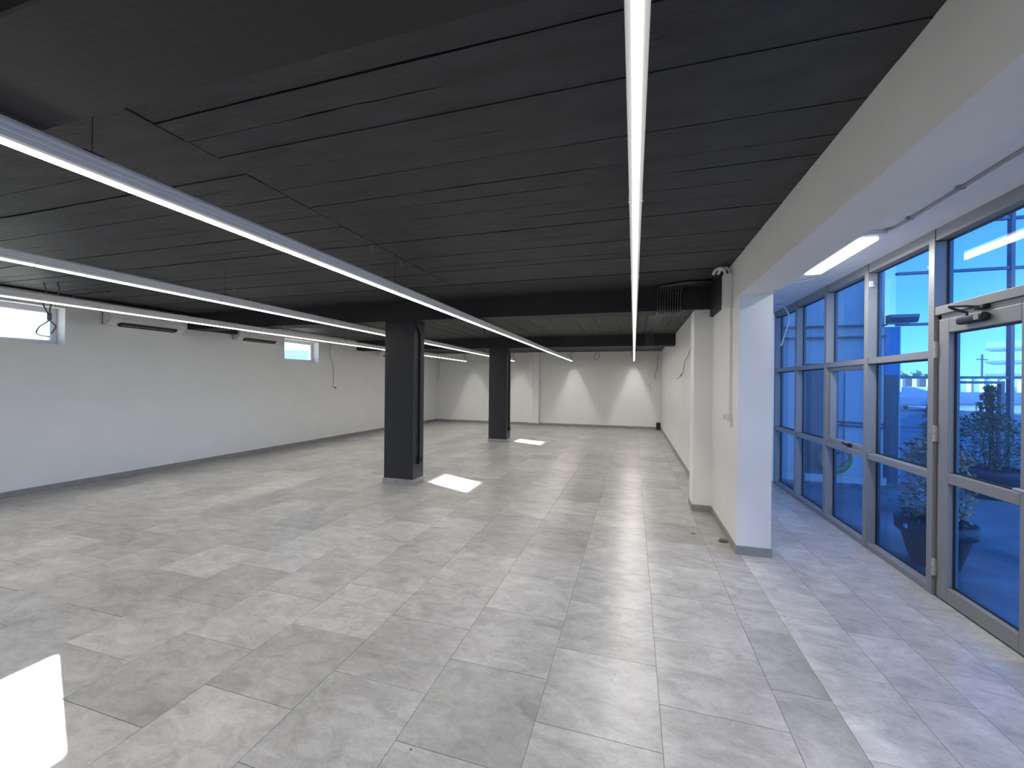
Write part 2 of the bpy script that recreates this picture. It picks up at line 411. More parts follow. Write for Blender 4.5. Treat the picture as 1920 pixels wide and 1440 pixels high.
# right wall: runs to the pier end, pilaster under the beam, header over the opening
b = BM(); box(b, XR, 1.3, 4.56, YB, 0, ZC)
box(b, .77, XR, 5.95, 6.3, 0, 2.69); box(b, .93, XR, 6.3, 7.45, 0, ZC)
box(b, XR, 1.3, YF, 4.56, 2.585, ZC)
tag(obj('wall_right', b, 'white_wall'), 'white wall ending in a pier, with a beam over the wide opening', 'wall', kind='structure')
bx('wall_passage_end', 'white_wall', (1.3, XF+.14, 8.3, 8.5, -.05, 3.0), label='white wall closing the far end of the glazed passage', kind='structure')
bx('ceiling_passage', 'white_wall', (1.3, XF+.2, YF, 8.5, 2.965, 3.1), label='white ceiling of the glazed passage', kind='structure')
# baseboards
def base(name, segs, lb):
    t = thing(name, (segs[0][0], segs[0][2], 0), lb, 'baseboard', kind='structure')
    for a in segs:
        dx, dy = a[1]-a[0], a[3]-a[2]; ln = max(dx, dy); n = max(1, round(ln/1.2))
        for k in range(n):
            u0, u1 = k/n, (k+1)/n; g = .001
            q = (a[0]+dx*u0+g, a[0]+dx*u1-g, a[2], a[3], 0, .085) if dx > dy else (a[0], a[1], a[2]+dy*u0+g, a[2]+dy*u1-g, 0, .085)
            bx('skirting_tile', 'grey_skirting', q, t)
e = .012
base('baseboard_left', [(XL, XL+e, YF, YB)], 'grey tile skirting along the long white wall')
base('baseboard_back', [(XL+e, -4.17, YB-e, YB), (-4.182, -3.708, 16.288, 16.3), (-3.72, .85, YB-e, YB)], 'grey tile skirting along the white end wall')
base('baseboard_right', [(XR-e, XR, 7.45, YB-.14), (.93-e, .93, 6.3, 7.45), (.77-e, .77, 5.95-e, 6.3), (.77, XR-e, 5.95-e, 5.95), (XR-e, XR, 4.56-e, 5.95-e), (XR, 1.3+e, 4.56-e, 4.56), (1.3, 1.3+e, 4.56, 8.3)], 'grey tile skirting around the right wall, pilaster and pier')

# ------------------------------------------------------------------ unseen storey added over the hall to keep the sun off the front
b = BM(); box(b, XL-.3, XF+.2, YF-.3, YB+.3, ZC+.31, 6.6)
tag(obj('shade_storey', b, 'render_wall'), 'unseen plain storey added above the hall to shade the ground outside', 'building', kind='structure')

# ------------------------------------------------------------------ glazed front
MY = [8.06, 7.11, 6.125, 5.175, 4.19, 3.21, 2.23, 1.25, .27, -.71, -1.69, -2.67]     # mullion centres
fac = thing('window_facade', (XF, 3, 0), 'grey aluminium glazed front with blue tinted panes', 'window', kind='structure')
for y in MY:
    bx('mullion', 'alu_frame', (XF, XF+.125, y-.034, y+.034, 0, 2.965), fac, .003)
ZT = [(.0, .055), (.93, .99), (1.92, 1.98), (2.87, 2.965)]
XG = XF+.095
def pane(y0, y1, z0, z1, par, m='blue_glass', x=XG):
    p = bx('pane', m, (x, x+.008, y0+.004, y1-.004, z0+.004, z1-.004), par)
    g_ = .012
    b = BM()
    for a in ((y0, y1, z0, z0+g_), (y0, y1, z1-g_, z1), (y0, y0+g_, z0+g_, z1-g_), (y1-g_, y1, z0+g_, z1-g_)):
        box(b, x-.012, x-.001, *a)
    obj('gasket', b, 'gasket', p)
for ya, yb in zip(MY, MY[1:]):
    y0, y1 = yb+.034, ya-.034
    isdoor = abs(ya-4.19) < .01
    for k, (z0, z1) in enumerate(ZT):
        if isdoor and k < 3: continue
        bx('transom' if k else 'sill', 'alu_frame', (XF+.006, XF+.125, y0, y1, z0, z1), fac, .003)
        if k:
            bx('joint_strip', 'gasket', (XF+.004, XF+.1, y1-.003, y1, z0-.004, z1+.002), fac)
    if isdoor:
        bx('transom', 'alu_frame', (XF+.006, XF+.125, y0, y1, 2.265, 2.33), fac, .003)
        pane(y0, y1, 2.33, 2.87, fac); continue
    for k in range(3):
        z0, z1 = ZT[k][1], ZT[k+1][0]
        if abs(ya-6.125) < .01 and k == 1:       # opening sash
            sh = thing('sash', (XF+.05, (y0+y1)/2, z0), 'x', 'x'); del sh['category']; del sh['label']
            sh.parent = fac; sh.location = Vector((XF+.05, (y0+y1)/2, z0))-wl_of(fac)
            for a in ((y0, y1, z0, z0+.05), (y0, y1, z1-.05, z1), (y0, y0+.05, z0+.05, z1-.05), (y1-.05, y1, z0+.05, z1-.05)):
                bx('sash_rail', 'alu_frame', (XF+.03, XF+.12, *a), sh, .004)
            b = BM(); box(b, XG, XG+.008, y0+.052, y1-.052, z0+.052, z1-.052); obj('pane', b, 'blue_glass', sh)
            b = BM(); tube(b, [(XF+.03, 5.52, z0+.03), (XF, 5.52, z0+.03)], .022, 12)
            tube(b, [(XF+.0, 5.52, z0+.03), (XF-.012, 5.56, z0+.035), (XF-.012, 5.62, z0+.045)], .011, 8)
            obj('handle', b, 'closer_black', sh, label='black window handle')
        else:
            pane(y0, y1, z0, z1, fac)
# door
door = thing('door_1', (XF, 3.7, 0), 'grey aluminium glass door with black closer, at the picture edge', 'door', kind='structure')
d0, d1 = 3.285, 4.115
for nme, a in (('frame', (XF+.03, XF+.12, 4.118, 4.156, 0, 2.265)), ('frame', (XF+.03, XF+.12, 3.244, 3.282, 0, 2.265)), ('frame', (XF+.03, XF+.12, 3.244, 4.156, 2.225, 2.264))):
    bx(nme, 'alu_frame', a, door, .003)
for nme, a in (('stile', (d1-.105, d1, .012, 2.22)), ('stile', (d0, d0+.105, .012, 2.22)), ('rail', (d0+.105, d1-.105, .012, .125)), ('rail', (d0+.105, d1-.105, .935, 1.015)), ('rail', (d0+.105, d1-.105, 2.11, 2.22))):
    bx(nme, 'alu_frame', (XF+.012, XF+.085, a[0], a[1], a[2], a[3]), door, .005)
pane(d0+.105, d1-.105, .125, .935, door, x=XF+.06); pane(d0+.105, d1-.105, 1.015, 2.11, door, x=XF+.06)
for z in (.17, 1.245, 1.92):
    b = BM(); tube(b, [(XF-.002, 4.13, z), (XF-.002, 4.13, z+.062)], .013, 12); tube(b, [(XF-.002, 4.13, z+.066), (XF-.002, 4.13, z+.13)], .013, 12)
    box(b, XF-.002, XF+.016, 4.122, 4.138, z+.01, z+.12)
    obj('hinge', b, 'hinge_grey', door, label='pale grey barrel hinge')
cl = obj('closer', bevbox(BM(), XF-.045, XF+.012, 3.61, 3.86, 2.145, 2.205, .02, 3), 'closer_black', door, True, label='black door closer')
obj('arm', tube(BM(), [(XF-.02, 3.78, 2.2), (XF-.02, 3.78, 2.225), (XF-.06, 3.83, 2.26), (XF-.09, 3.84, 2.28)], .009, 8), 'closer_black', cl)
obj('link', tube(BM(), [(XF-.09, 3.84, 2.282), (XF-.05, 3.76, 2.27), (XF+.0, 3.68, 2.25)], .008, 8), 'closer_black', cl)
obj('bracket', bevbox(BM(), XF-.012, XF+.03, 3.65, 3.74, 2.235, 2.262, .006, 1), 'closer_black', cl)
bx('cover_cap', 'grey_plastic', (XF-.05, XF-.044, 3.635, 3.675, 2.158, 2.195), cl)
b = BM(); tube(b, [(XF+.012, 3.335, 1.05), (XF-.05, 3.335, 1.05), (XF-.05, 3.24, 1.05)], .011, 8); obj('handle', b, 'steel', door)

# ------------------------------------------------------------------ linear light rows
ZB = 2.59
def linear_optic(L_):        # luminous intensity of the rows: lens throws a narrow beam across, a wide one along, plus a soft spill
    L_.use_nodes = True; nt = L_.node_tree; em = nt.nodes['Emission']
    g = nn(nt, 'ShaderNodeNewGeometry'); s = nn(nt, 'ShaderNodeSeparateXYZ'); nt.links.new(g.outputs['Incoming'], s.inputs[0])
    def m_(op, *a):
        q = nn(nt, 'ShaderNodeMath', operation=op)
        for i, v in enumerate(a):
            if hasattr(v, 'is_output'): nt.links.new(v, q.inputs[i])
            else: q.inputs[i].default_value = v
        return q.outputs[0]
    z = m_('MAXIMUM', m_('ABSOLUTE', s.outputs[2]), .001)
    def lobe(c, a0, a1):
        r = nn(nt, 'ShaderNodeMapRange', interpolation_type='SMOOTHSTEP'); nt.links.new(m_('DIVIDE', m_('ABSOLUTE', c), z), r.inputs[0])
        r.inputs[1].default_value = a0; r.inputs[2].default_value = a1; r.inputs[3].default_value = 1; r.inputs[4].default_value = 0
        return r.outputs[0]
    nar = m_('MULTIPLY', m_('MULTIPLY', lobe(s.outputs[0], .30, .60), lobe(s.outputs[1], 2.2, 4.2)), .8)
    tail = m_('MULTIPLY', m_('MULTIPLY', lobe(s.outputs[0], .4, 1.9), lobe(s.outputs[1], 1.5, 4.2)), .26)
    k = m_('ADD', m_('ADD', nar, tail), SPILL)
    nt.links.new(k, em.inputs['Strength'])
def light_row(X, yend, wires, lb):
    y0 = YF+.5
    t = thing('linear_light', (X, (y0+yend)/2, ZB), lb, 'light', 'long linear lights hung in parallel rows')
    W = .031
    prof = [(X-.016, ZB+.004), (X-W, ZB+.004), (X-W, ZB+.022), (X-W+.003, ZB+.024), (X-W+.003, ZB+.028), (X-W, ZB+.03), (X-W, ZB+.045), (X-W+.003, ZB+.047), (X-W+.003, ZB+.052), (X-W, ZB+.054), (X-W, ZB+.066), (X-W+.006, ZB+.08)]
    prof = prof+[(2*X-x_, z_) for x_, z_ in prof[::-1]]
    obj('housing', extrude_y(BM(), prof, y0, yend), 'alu_profile', t)
    n = int((yend-y0)//1.48); seg = (yend-y0)/n
    for k in range(n):
        a, c = y0+k*seg+.004, y0+(k+1)*seg-.004
        d = bx('lens', 'led_lens', (X-.029, X+.029, a, c, ZB-.006, ZB+.0035), t)
        b = BM(); extrude_y(b, [(X-.0145, ZB-.0065), (X-.0135, ZB-.014), (X-.009, ZB-.018), (X+.009, ZB-.018), (X+.0135, ZB-.014), (X+.0145, ZB-.0065)], a+.004, c-.004)
        obj('led_strip', b, 'led_core', d)
        if k:
            bx('joint_clip', 'white_plastic', (X-.034, X+.034, y0+k*seg-.012, y0+k*seg+.012, ZB-.004, ZB+.03), t)
    bx('end_cap', 'white_plastic', (X-.031, X+.031, yend, yend+.006, ZB-.01, ZB+.075), t)
    for y in wires:
        s = bx('bracket', 'black_plastic', (X-.012, X+.012, y-.035, y+.035, ZB+.08, ZB+.092), t)
        obj('suspension_wire', tube(BM(), [(X, y, ZB+.09), (X, y, ZC-.004)], .0016, 6), 'black_plastic', t)
    cx_ = X+.03
    obj('power_cord', tube(BM(), smooth_path([(X, yend-.05, ZB+.078), (X+.02, yend-.01, ZB+.13), (X-.08, yend-.05, ZB+.2), (X-.06, yend+.02, ZB+.28), (X+.1, yend+.08, ZC-.005)]), .009, 6), 'black_plastic', t, True)
    L_ = bpy.data.lights.new('linear_lamp', 'AREA'); L_.shape = 'RECTANGLE'; L_.size = .02; L_.size_y = yend-y0-.02
    L_.energy = ROWW*(yend-y0)/18; L_.color = (1, .965, .905); linear_optic(L_)
    lo = bpy.data.objects.new('linear_lamp', L_); COL.objects.link(lo); lo.parent = t; lo.location = (0, 0, -.0195)
light_row(0, 15.95, (1.3, 3.7, 4.6, 7.6, 10, 12.8, 15), 'linear light row overhead, hung nearest the glazed passage')
light_row(-2.31, 15.85, (1.2, 3.6, 5.6, 8.2, 10.4, 13, 15), 'linear light row second from the glazed passage')
light_row(-4.57, 15.6, (1.4, 3.6, 5.6, 8.2, 10.4, 13, 14.8), 'linear light row passing just behind the two dark columns')
light_row(-6.6, 15.5, (1.5, 4.45, 5.6, 8.2, 10.4, 13, 14.6), 'linear light row nearest the long white wall')

# passage ceiling light + surface conduit
def panel_light(dy, lb):
    t = thing('ceiling_panel_light', (1.88, 4.72+dy, 2.9), lb, 'light', 'narrow panel lights on the passage ceiling')
    bx('housing', 'pvc_white', (1.795, 1.97, 4.05+dy, 5.36+dy, 2.93, 2.965), t, .006)
    bx('diffuser', 'panel_diffuser', (1.81, 1.955, 4.16+dy, 5.27+dy, 2.915, 2.931), t)
    L_ = bpy.data.lights.new('panel_lamp', 'AREA'); L_.shape = 'RECTANGLE'; L_.size = .14; L_.size_y = 1.1; L_.energy = PANELW; L_.color = (1, .98, .94)
    lo = bpy.data.objects.new('panel_lamp', L_); COL.objects.link(lo); lo.parent = t; lo.location = Vector((1.882, 4.715+dy, 2.912))-WLOC[t.name]
panel_light(0, 'narrow lit ceiling panel in the glazed passage')
panel_light(-3.2, 'unseen extra ceiling panel added to brighten the passage')  # second lamp, out of view, added because the passage was too dark
t = thing('ceiling_conduit', (2.0, 2, 2.95), 'thin grey cable conduit clipped along the passage ceiling', 'conduit')
obj('pipe', tube(BM(), smooth_path([(1.98, -2.5, 2.953), (1.98, 2, 2.953), (1.985, 3.6, 2.953), (1.985, 3.95, 2.953), (1.95, 4.04, 2.953)]), .011, 8), 'grey_plastic', t, True)
obj('pipe', tube(BM(), smooth_path([(2.0, 5.4, 2.953), (2.02, 5.6, 2.953), (1.9, 5.75, 2.953), (1.6, 6.0, 2.953), (1.4, 6.5, 2.953)]), .009, 8), 'wire_white', t, True)
for y in (-1, 0, 1, 1.9, 2.6, 3.3, 3.8):
    bx('clip', 'grey_plastic', (1.955, 2.0, y-.012, y+.012, 2.942, 2.965), t)
t = tag(obj('hanging_wire', tube(BM(), smooth_path([(2.15, 7.35, 2.955), (2.2, 7.2, 2.9), (2.22, 7.05, 2.7), (2.18, 7.15, 2.4), (2.16, 7.2, 2.3)]), .012, 8), 'wire_white', smooth=True), 'loose white wire hanging from the passage ceiling', 'wire')
t = thing('wall_sensor', (XF, 5.13, 2.72), 'tiny white contact sensor stuck on a facade mullion', 'sensor')
bx('body', 'white_plastic', (XF+.01, XF+.04, 5.126, 5.141, 2.72, 2.78), t); bx('lead', 'white_plastic', (XF+.04, XF+.06, 5.131, 5.141, 2.725, 2.732), t)

# ------------------------------------------------------------------ air conditioners on the left wall
def ac(y0, y1, lb):
    t = thing('air_conditioner', (XL, (y0+y1)/2, 2.58), lb, 'air conditioner', 'split air conditioners high on the long white wall')
    D = .22; z0 = 2.58; z1 = 2.88
    prof = [(XL+.002, z0+.02), (XL+.06, z0), (XL+.13, z0+.01), (XL+.19, z0+.06), (XL+D-.006, z0+.12), (XL+D, z0+.18), (XL+D-.004, z1-.02), (XL+D-.02, z1), (XL+.002, z1)]
    bd = obj('body', extrude_y(BM(), prof, y0, y1), 'white_plastic', t)
    bx('back_plate', 'grey_plastic', (XL+.001, XL+.02, y0-.006, y0, z0+.02, z1), t)
    # outlet slot lying on the sloping lower front
    def sl(u, o, v): # u 0..1 along slope
        a = Vector((XL+.122, v, z0+.005)); c = Vector((XL+.198, v, z0+.067)); nrm = Vector((.62, 0, -.78))
        return a+(c-a)*u+nrm*o
    b = BM(); ya, yb = y0+.12, y1-.12
    vs = []
    for yy, s_ in ((ya, .3), (ya+.03, .0), (yb-.03, .0), (yb, .3)):
        vs.append((sl(s_, .007, yy), sl(1-s_, .007, yy)))
    for p, q in zip(vs, vs[1:]):
        f = [b.verts.new(k) for k in (p[0], p[1], q[1], q[0])]; b.faces.new(f)
        f2 = [b.verts.new(k+Vector((.5, 0, -.85))*-.012) for k in (p[0], p[1], q[1], q[0])]; b.faces.new(f2)
    s = obj('outlet_slot', b, 'dark_slot', t)
    for k in range(3):
        a, c = ya+.05+k*(yb-ya-.1)/3+.01, ya+.05+(k+1)*(yb-ya-.1)/3-.01
        b = BM(); f = [sl(.44, .009, a), sl(.56, .010, a), sl(.56, .010, c), sl(.44, .009, c)]
        lo = [b.verts.new(p) for p in f]; hi = [b.verts.new(p+Vector((.004, 0, -.007))) for p in f]
        for q in range(4): b.faces.new((lo[q], lo[(q+1) % 4], hi[(q+1) % 4], hi[q]))
        b.faces.new(lo); b.faces.new(hi); obj('vane', b, 'grey_plastic', s)
    n = 24; pts = []
    for k in range(n+1):
        u = k/n; yy = y0+.1+(y1-y0-.15)*u
        zz = z0+.115+.018*math.sin(u*7.5+.8)*(1-.3*u); pts.append((XL+D-.004 if zz > z0+.12 else XL+D-.008, yy, zz))
    obj('front_trim', tube(BM(), pts, .0045, 5), 'pvc_white', t)
ac(4.55, 5.72, 'white wall air conditioner nearest the cut-off window')
ac(6.85, 7.95, 'white wall air conditioner between the black duct box and the small window')
ac(12.14, 13.2, 'white wall air conditioner half hidden by the nearer column')
bx_ = bx('duct_box', 'black_paint', (XL, XL+.16, 6.25, 6.84, 2.7, ZC), None, .004); tag(bx_, 'black painted duct box under the ceiling beside the wall air conditioner', 'duct')
t = tag(obj('ceiling_cable', tube(BM(), [(XL+.1, YF+.1, ZC-.02), (XL+.1, 5.88, ZC-.02)], .018, 8), 'black_plastic'), 'black cable run along the ceiling edge above the long white wall', 'cable')
t = tag(obj('ceiling_cable', tube(BM(), smooth_path([(-7.4, 4.05, ZC-.014), (-7.6, 4.07, ZC-.014), (-8.2, 4.1, ZC-.014), (-8.36, 4.12, ZC-.015)]), .012, 8), 'black_plastic'), 'short black cable crossing the ceiling above the cut-off window', 'cable')
# loose cable dangling in front of the first window
t = thing('dangling_cable', (-7.6, 3.46, 2.2), 'loose dark cable loop dangling in front of the cut-off window', 'cable')
obj('strand', tube(BM(), smooth_path([(-7.62, 3.46, ZC-.005), (-7.6, 3.48, 2.85), (-7.63, 3.46, 2.7), (-7.6, 3.51, 2.5), (-7.66, 3.44, 2.38), (-7.62, 3.40, 2.28), (-7.55, 3.49, 2.25)]), .008, 6), 'wire_grey', t, True)
obj('strand', tube(BM(), smooth_path([(-7.5, 3.54, ZC-.005), (-7.48, 3.55, 2.87), (-7.55, 3.51, 2.72), (-7.6, 3.51, 2.5), (-7.55, 3.55, 2.4), (-7.6, 3.53, 2.3)]), .008, 6), 'wire_grey', t, True)
obj('connector', bevbox(BM(), -7.62, -7.58, 3.49, 3.53, 2.48, 2.58, .008, 1), 'wire_grey', t)
t = thing('wall_cable', (XL+.01, 9.9, 1.5), 'thin cable hanging down the long wall right of the small window', 'cable')
obj('strand', tube(BM(), smooth_path([(XL+.01, 9.85, ZC-.01), (XL+.012, 9.85, 2.4), (XL+.02, 9.95, 2.2), (XL+.01, 10.0, 1.8), (XL+.015, 9.98, 1.55), (XL+.04, 10.05, 1.52)]), .005, 6), 'wire_grey', t, True)
bx('connector', 'wire_grey', (XL+.02, XL+.05, 10.03, 10.08, 1.5, 1.535), t)

# ------------------------------------------------------------------ right wall fittings
t = thing('junction_box', (.96, 4.88, 2.51), 'white rectangular junction box high on the right wall by the pier', 'box')
bx('body', 'white_plastic', (.915, 1.0, 4.84, 4.95, 2.51, 2.88), t, .004)
bx('lid', 'pvc_white', (.92, .995, 4.834, 4.84, 2.515, 2.875), t)
for k, dy in enumerate((0, .09)):
    pts = smooth_path([(.978-dy*.45, 4.9, 2.87), (.975-dy*.5, 4.89, 2.92), (.945-dy*.6, 4.9, 2.955), (.90-dy*.6, 4.94, 2.945), (.875-dy*.5, 4.96, 2.9)])
    radii = [.014+.003*(i % 2) for i in range(len(pts))]
    obj('flex_pipe', tube(BM(), pts, .024, 10, radii=radii), 'pvc_white', t)
b = BM(); box(b, .96, .9995, 5.03, 5.945, 2.59, ZC-.01)
tag(obj('painted_bulkhead', b, 'black_paint'), 'black painted bulkhead strip between the junction box and the beam', 'bulkhead')
t = thing('wall_trunking', (.99, 4.85, 1.25), 'white cable trunking running down the right wall to a socket', 'trunking')
for k, (z0, z1) in enumerate(((1.38, 1.66), (1.665, 2.06), (2.065, 2.36), (2.365, 2.51))):
    bx('channel', 'white_plastic', (.975, 1.0, 4.83, 4.87, z0, z1), t, .002)
s = bx('socket', 'white_plastic', (.955, 1.0, 4.80, 4.90, 1.3, 1.38), t, .006); bx('plug', 'white_plastic', (.925, .955, 4.87, 4.9, 1.315, 1.365), s)
bx('outlet_stub', 'white_plastic', (.975, 1.0, 4.78, 4.8, 1.24, 1.3), t)
t = thing('wall_wire', (.99, 8.1, 1.8), 'loose wire hanging from a trunking stub on the far right wall', 'wire')
bx('stub', 'grey_plastic', (.985, 1.0, 8.03, 8.08, 2.35, 2.93), t)
obj('strand', tube(BM(), smooth_path([(.985, 8.05, 2.36), (.97, 8.2, 2.25), (.96, 8.7, 2.15), (.96, 9.0, 1.95), (.96, 9.3, 1.9), (.93, 9.8, 1.82)]), .006, 6), 'wire_grey', t, True)
obj('connector', tube(BM(), [(.96, 9.2, 1.92), (.955, 9.4, 1.88)], .012, 6), 'black_plastic', t)
bx_ = bx('wall_channel', 'white_plastic', (.915, .93, 6.32, 6.36, 2.2, 2.88), None, .002); tag(bx_, 'short white cable channel behind the right pilaster', 'trunking')
# black conduit bundle draped over the two beams
t = thing('conduit_bundle', (.45, 5.8, 2.69), 'bundle of thin black conduits bent over the ceiling beams', 'conduits')
NP = 10
for k in range(NP):
    xa = .30+.032*k; xb = .27+.024*k; ya = 5.60-.0*k; r_ = .0105
    zc = ZC-.016
    yy = 5.872
    p = [(.92, 5.50+.025*(NP-1-k)*.6, zc-.004*(k % 2)), (xa+.0, 5.50+.025*(NP-1-k)*.6, zc), (xa, yy, zc-.03), (xa, yy, 2.672), (xa, 6.27, 2.672), (xb+.01, 6.29, zc), (xb, 7.0, zc), (xb, 11.03, zc), (xb, 11.03, 2.672), (xb, 11.42, 2.672), (xb, 11.44, zc), (xb, 12.2, zc)]
    obj('pipe', tube(BM(), round_path(p, .07, 4), r_, 7), 'conduit_black', t, True)
# back wall fittings
t = thing('pilaster_trunking', (-3.95, 16.28, .3), 'white cable trunking down the back pilaster to a socket', 'trunking')
bx('channel', 'white_plastic', (-3.97, -3.94, 16.285, 16.3, .4, ZC-.02), t); bx('socket', 'white_plastic', (-3.99, -3.92, 16.27, 16.3, .3, .4), t, .004)
t = thing('speaker_box', (.9, 16.42, 0), 'small black box standing in the far right floor corner', 'box')
bx('body', 'black_plastic', (.83, .97, 16.37, 16.47, 0, .26), t, .006); bx('face', 'dark_slot', (.845, .955, 16.366, 16.37, .02, .24), t)
for n_, (pts, lb) in enumerate((
    ([(-1.35, 16.3, ZC-.01), (-1.3, 16.32, 2.8), (-1.4, 16.3, 2.66), (-1.52, 16.3, 2.72), (-1.45, 16.3, 2.9), (-1.38, 16.3, ZC-.01)], 'black cable loop hanging from the ceiling between the two right-hand light rows'),
    ([(.86, 16.46, 2.85), (.84, 16.47, 2.3), (.76, 16.46, 2.1), (.78, 16.47, 1.9)], 'thin cable hanging in the far right wall corner'),
    ([(.62, 16.47, 1.75), (.56, 16.44, 1.68), (.6, 16.42, 1.58), (.66, 16.44, 1.5)], 'short cable end sticking out of the white end wall'),
    ([(-4.0, 7.6, ZC-.01), (-2.9, 7.65, ZC-.012), (-2.82, 7.65, 2.9), (-2.88, 7.68, 2.78), (-2.86, 7.66, 2.66)], 'black cable hanging from the ceiling between the two columns'),
    ([(-8.3, 16.42, 2.9), (-8.3, 16.44, 2.0), (-8.32, 16.4, 1.75)], 'thin cable hanging in the far left wall corner'),
    ([(-5.6, 15.9, ZC-.01), (-5.55, 15.9, 2.75), (-5.4, 15.9, 2.7), (-5.3, 15.9, 2.8), (-5.35, 15.9, ZC-.01)], 'small cable loop hanging from the ceiling near the end wall left of the farther column'))):
    tag(obj('loose_cable', tube(BM(), smooth_path(pts), .009 if n_ in (0, 3) else .007, 6), 'black_plastic' if n_ in (0, 3, 5) else 'wire_grey', smooth=True), lb, 'cable')
# small hooks in the ceiling
for n_, (x_, y_) in enumerate(((-2.4, 3.33), (-2.4, 3.85), (-5.3, 4.3), (-5.7, 4.9))):
    tag(obj('ceiling_hook', tube(BM(), [(x_, y_, ZC-.002), (x_, y_, ZC-.03), (x_+.015, y_, ZC-.045), (x_, y_, ZC-.06)], .004, 6), 'steel'), ('small steel hook on the ceiling seam, nearer one', 'small steel hook on the ceiling seam, farther one', 'small steel hook above the column light row, nearer one', 'small steel hook above the column light row, farther one')[n_], 'hook')
# floor scraps
def scrap(c, s, lb, seed):
    rr_ = random.Random(seed); b = BM(); bmesh.ops.create_icosphere(b, subdivisions=2, radius=1)
    for v in b.verts:
        k = rr_.uniform(.6, 1.2); v.co = Vector((v.co.x*s[0]*k, v.co.y*s[1]*k, max(v.co.z, -.25)*s[2]*k))+Vector(c)
    zmin = min(v.co.z for v in b.verts)
    for v in b.verts: v.co.z += -zmin
    tag(obj('floor_scrap', b, 'debris'), lb, 'scrap')
scrap((.93, 4.86, 0), (.05, .035, .025), 'crumpled dark scrap on the floor against the pier', 1)
scrap((.66, 5.02, 0), (.03, .008, .006), 'tiny dark splinter on the floor in front of the pilaster', 2)
scrap((-.96, 1.66, 0), (.006, .004, .004), 'tiny dark crumb on the floor near the camera', 3)

# ------------------------------------------------------------------ outside
tag(bx('ground', 'asphalt', (XF+.14, 70, -30, 140, -.25, -.03)), 'shaded grey asphalt outside the glazed front', 'ground', kind='structure')
tag(bx('ground_far_side', 'paving', (-80, XL-.3, -60, 120, -.4, -.2)), 'bright paved yard beyond the high windows', 'ground', kind='structure')
# wing of the building closing the view behind the far panes
t = thing('building_wing', (3.3, 8.9, 0), 'blue-shaded wing of the building seen through the far panes', 'building')
bx('wall', 'render_wall', (XF+.14, 4.2, 8.72, 62, -.03, 8.6), t)  # unseen far length and height are shaped to shade the car park
bx('plinth', 'white_concrete', (XF+.14, 4.22, 8.66, 8.72, -.03, .1), t)
dd = bx('door', 'wing_dark', (2.95, 3.42, 8.69, 8.72, .1, 2.1), t); bx('door_panel', 'wing_panel', (2.92, 3.45, 8.7, 8.715, 2.1, 2.5), dd)
for x_ in (2.62, 3.62):
    bx('wall_panel', 'wing_panel', (x_, x_+.26, 8.69, 8.72, .15, 1.95), t)
for z_ in (1.0, 1.06): obj('pipe', tube(BM(), [(3.42, 8.64, z_), (4.2, 8.64, z_-.03)], .018, 8), 'wing_dark', t)
for z_ in (2.55, 2.75): bx('ledge', 'wing_dark', (XF+.14, 4.2, 8.64, 8.72, z_, z_+.03), t)
obj('downpipe', tube(BM(), [(4.02, 8.63, 0), (4.02, 8.63, 5)], .04, 10), 'wing_dark', t)
t = thing('hose_coil', (3.46, 8.55, .15), 'coiled yellow-green garden hose hanging on the wing wall', 'hose')
b = BM(); pts = []
for k in range(7*24+1):
    a = 2*math.pi*k/24; rr_ = .15+.11*(.5+.5*math.sin(k*.13))+.01*math.sin(k*.7)
    pts.append((3.46+rr_*math.cos(a), 8.58+.05*math.sin(k*.05+1), .42+rr_*1.05*math.sin(a)))
obj('coil', tube(b, pts, .011, 6), 'hose', t, True)
obj('hook', tube(BM(), [(3.46, 8.66, .5), (3.46, 8.55, .5), (3.46, 8.5, .55)], .012, 6), 'steel', t)
# canopy edge and blue panel
t = thing('canopy', (4.45, 8.5, 2.8), 'dark canopy edge jutting from the wing outside', 'canopy')
obj('slab', extrude_x(BM(), [(8.62, 2.80), (8.72, 2.80), (8.72, 2.93), (8.58, 2.93), (8.58, 2.88)], 4.21, 4.62), 'screen_frame', t)
bx('lower_lip', 'screen_frame', (4.21, 4.52, 8.64, 8.7, 2.77, 2.80), t)
t = thing('blue_panel', (4.32, 8.8, 0), 'bright blue upright panel under the canopy outside', 'panel')
bx('board', 'blue_sign', (4.22, 4.42, 8.74, 8.8, 1.9, 2.74), t); bx('lower_board', 'wing_dark', (4.22, 4.42, 8.74, 8.8, 0, 1.9), t); bx('edge', 'wing_panel', (4.42, 4.44, 8.735, 8.805, 0, 2.74), t)
# outer glass screen across the porch
scn = thing('porch_screen', (5.5, 8.9, 0), 'outer glazed porch screen with slim dark frames behind the planters', 'screen')
YS = 8.9
SX = [4.42, 6.0, 7.5, 9.0]
for x_ in SX[1:]: bx('post', 'screen_frame', (x_-.025, x_+.025, YS-.06, YS+.03, -.03, 5.0), scn)
ZS = [.0, .98, 1.86, 2.79, 3.69, 4.52]
for xa, xb in zip(SX, SX[1:]):
    for k, z in enumerate(ZS): bx('rail', 'screen_frame', (xa+.025, xb-.025, YS-.045, YS+.02, z-.022 if k else -.03, z+.022), scn)
    for z0, z1 in zip(ZS, ZS[1:]): bx('pane', 'screen_glass', (xa+.03, xb-.03, YS-.004, YS+.004, z0+.022, z1-.022), scn)
for a in ((5.87, 5.92, .03, 1.8), (4.98, 5.03, .03, 1.8), (5.03, 5.87, 1.755, 1.8)):
    bx('door_rail', 'screen_frame', (a[0], a[1], YS-.045, YS+.045, a[2], a[3]), scn)
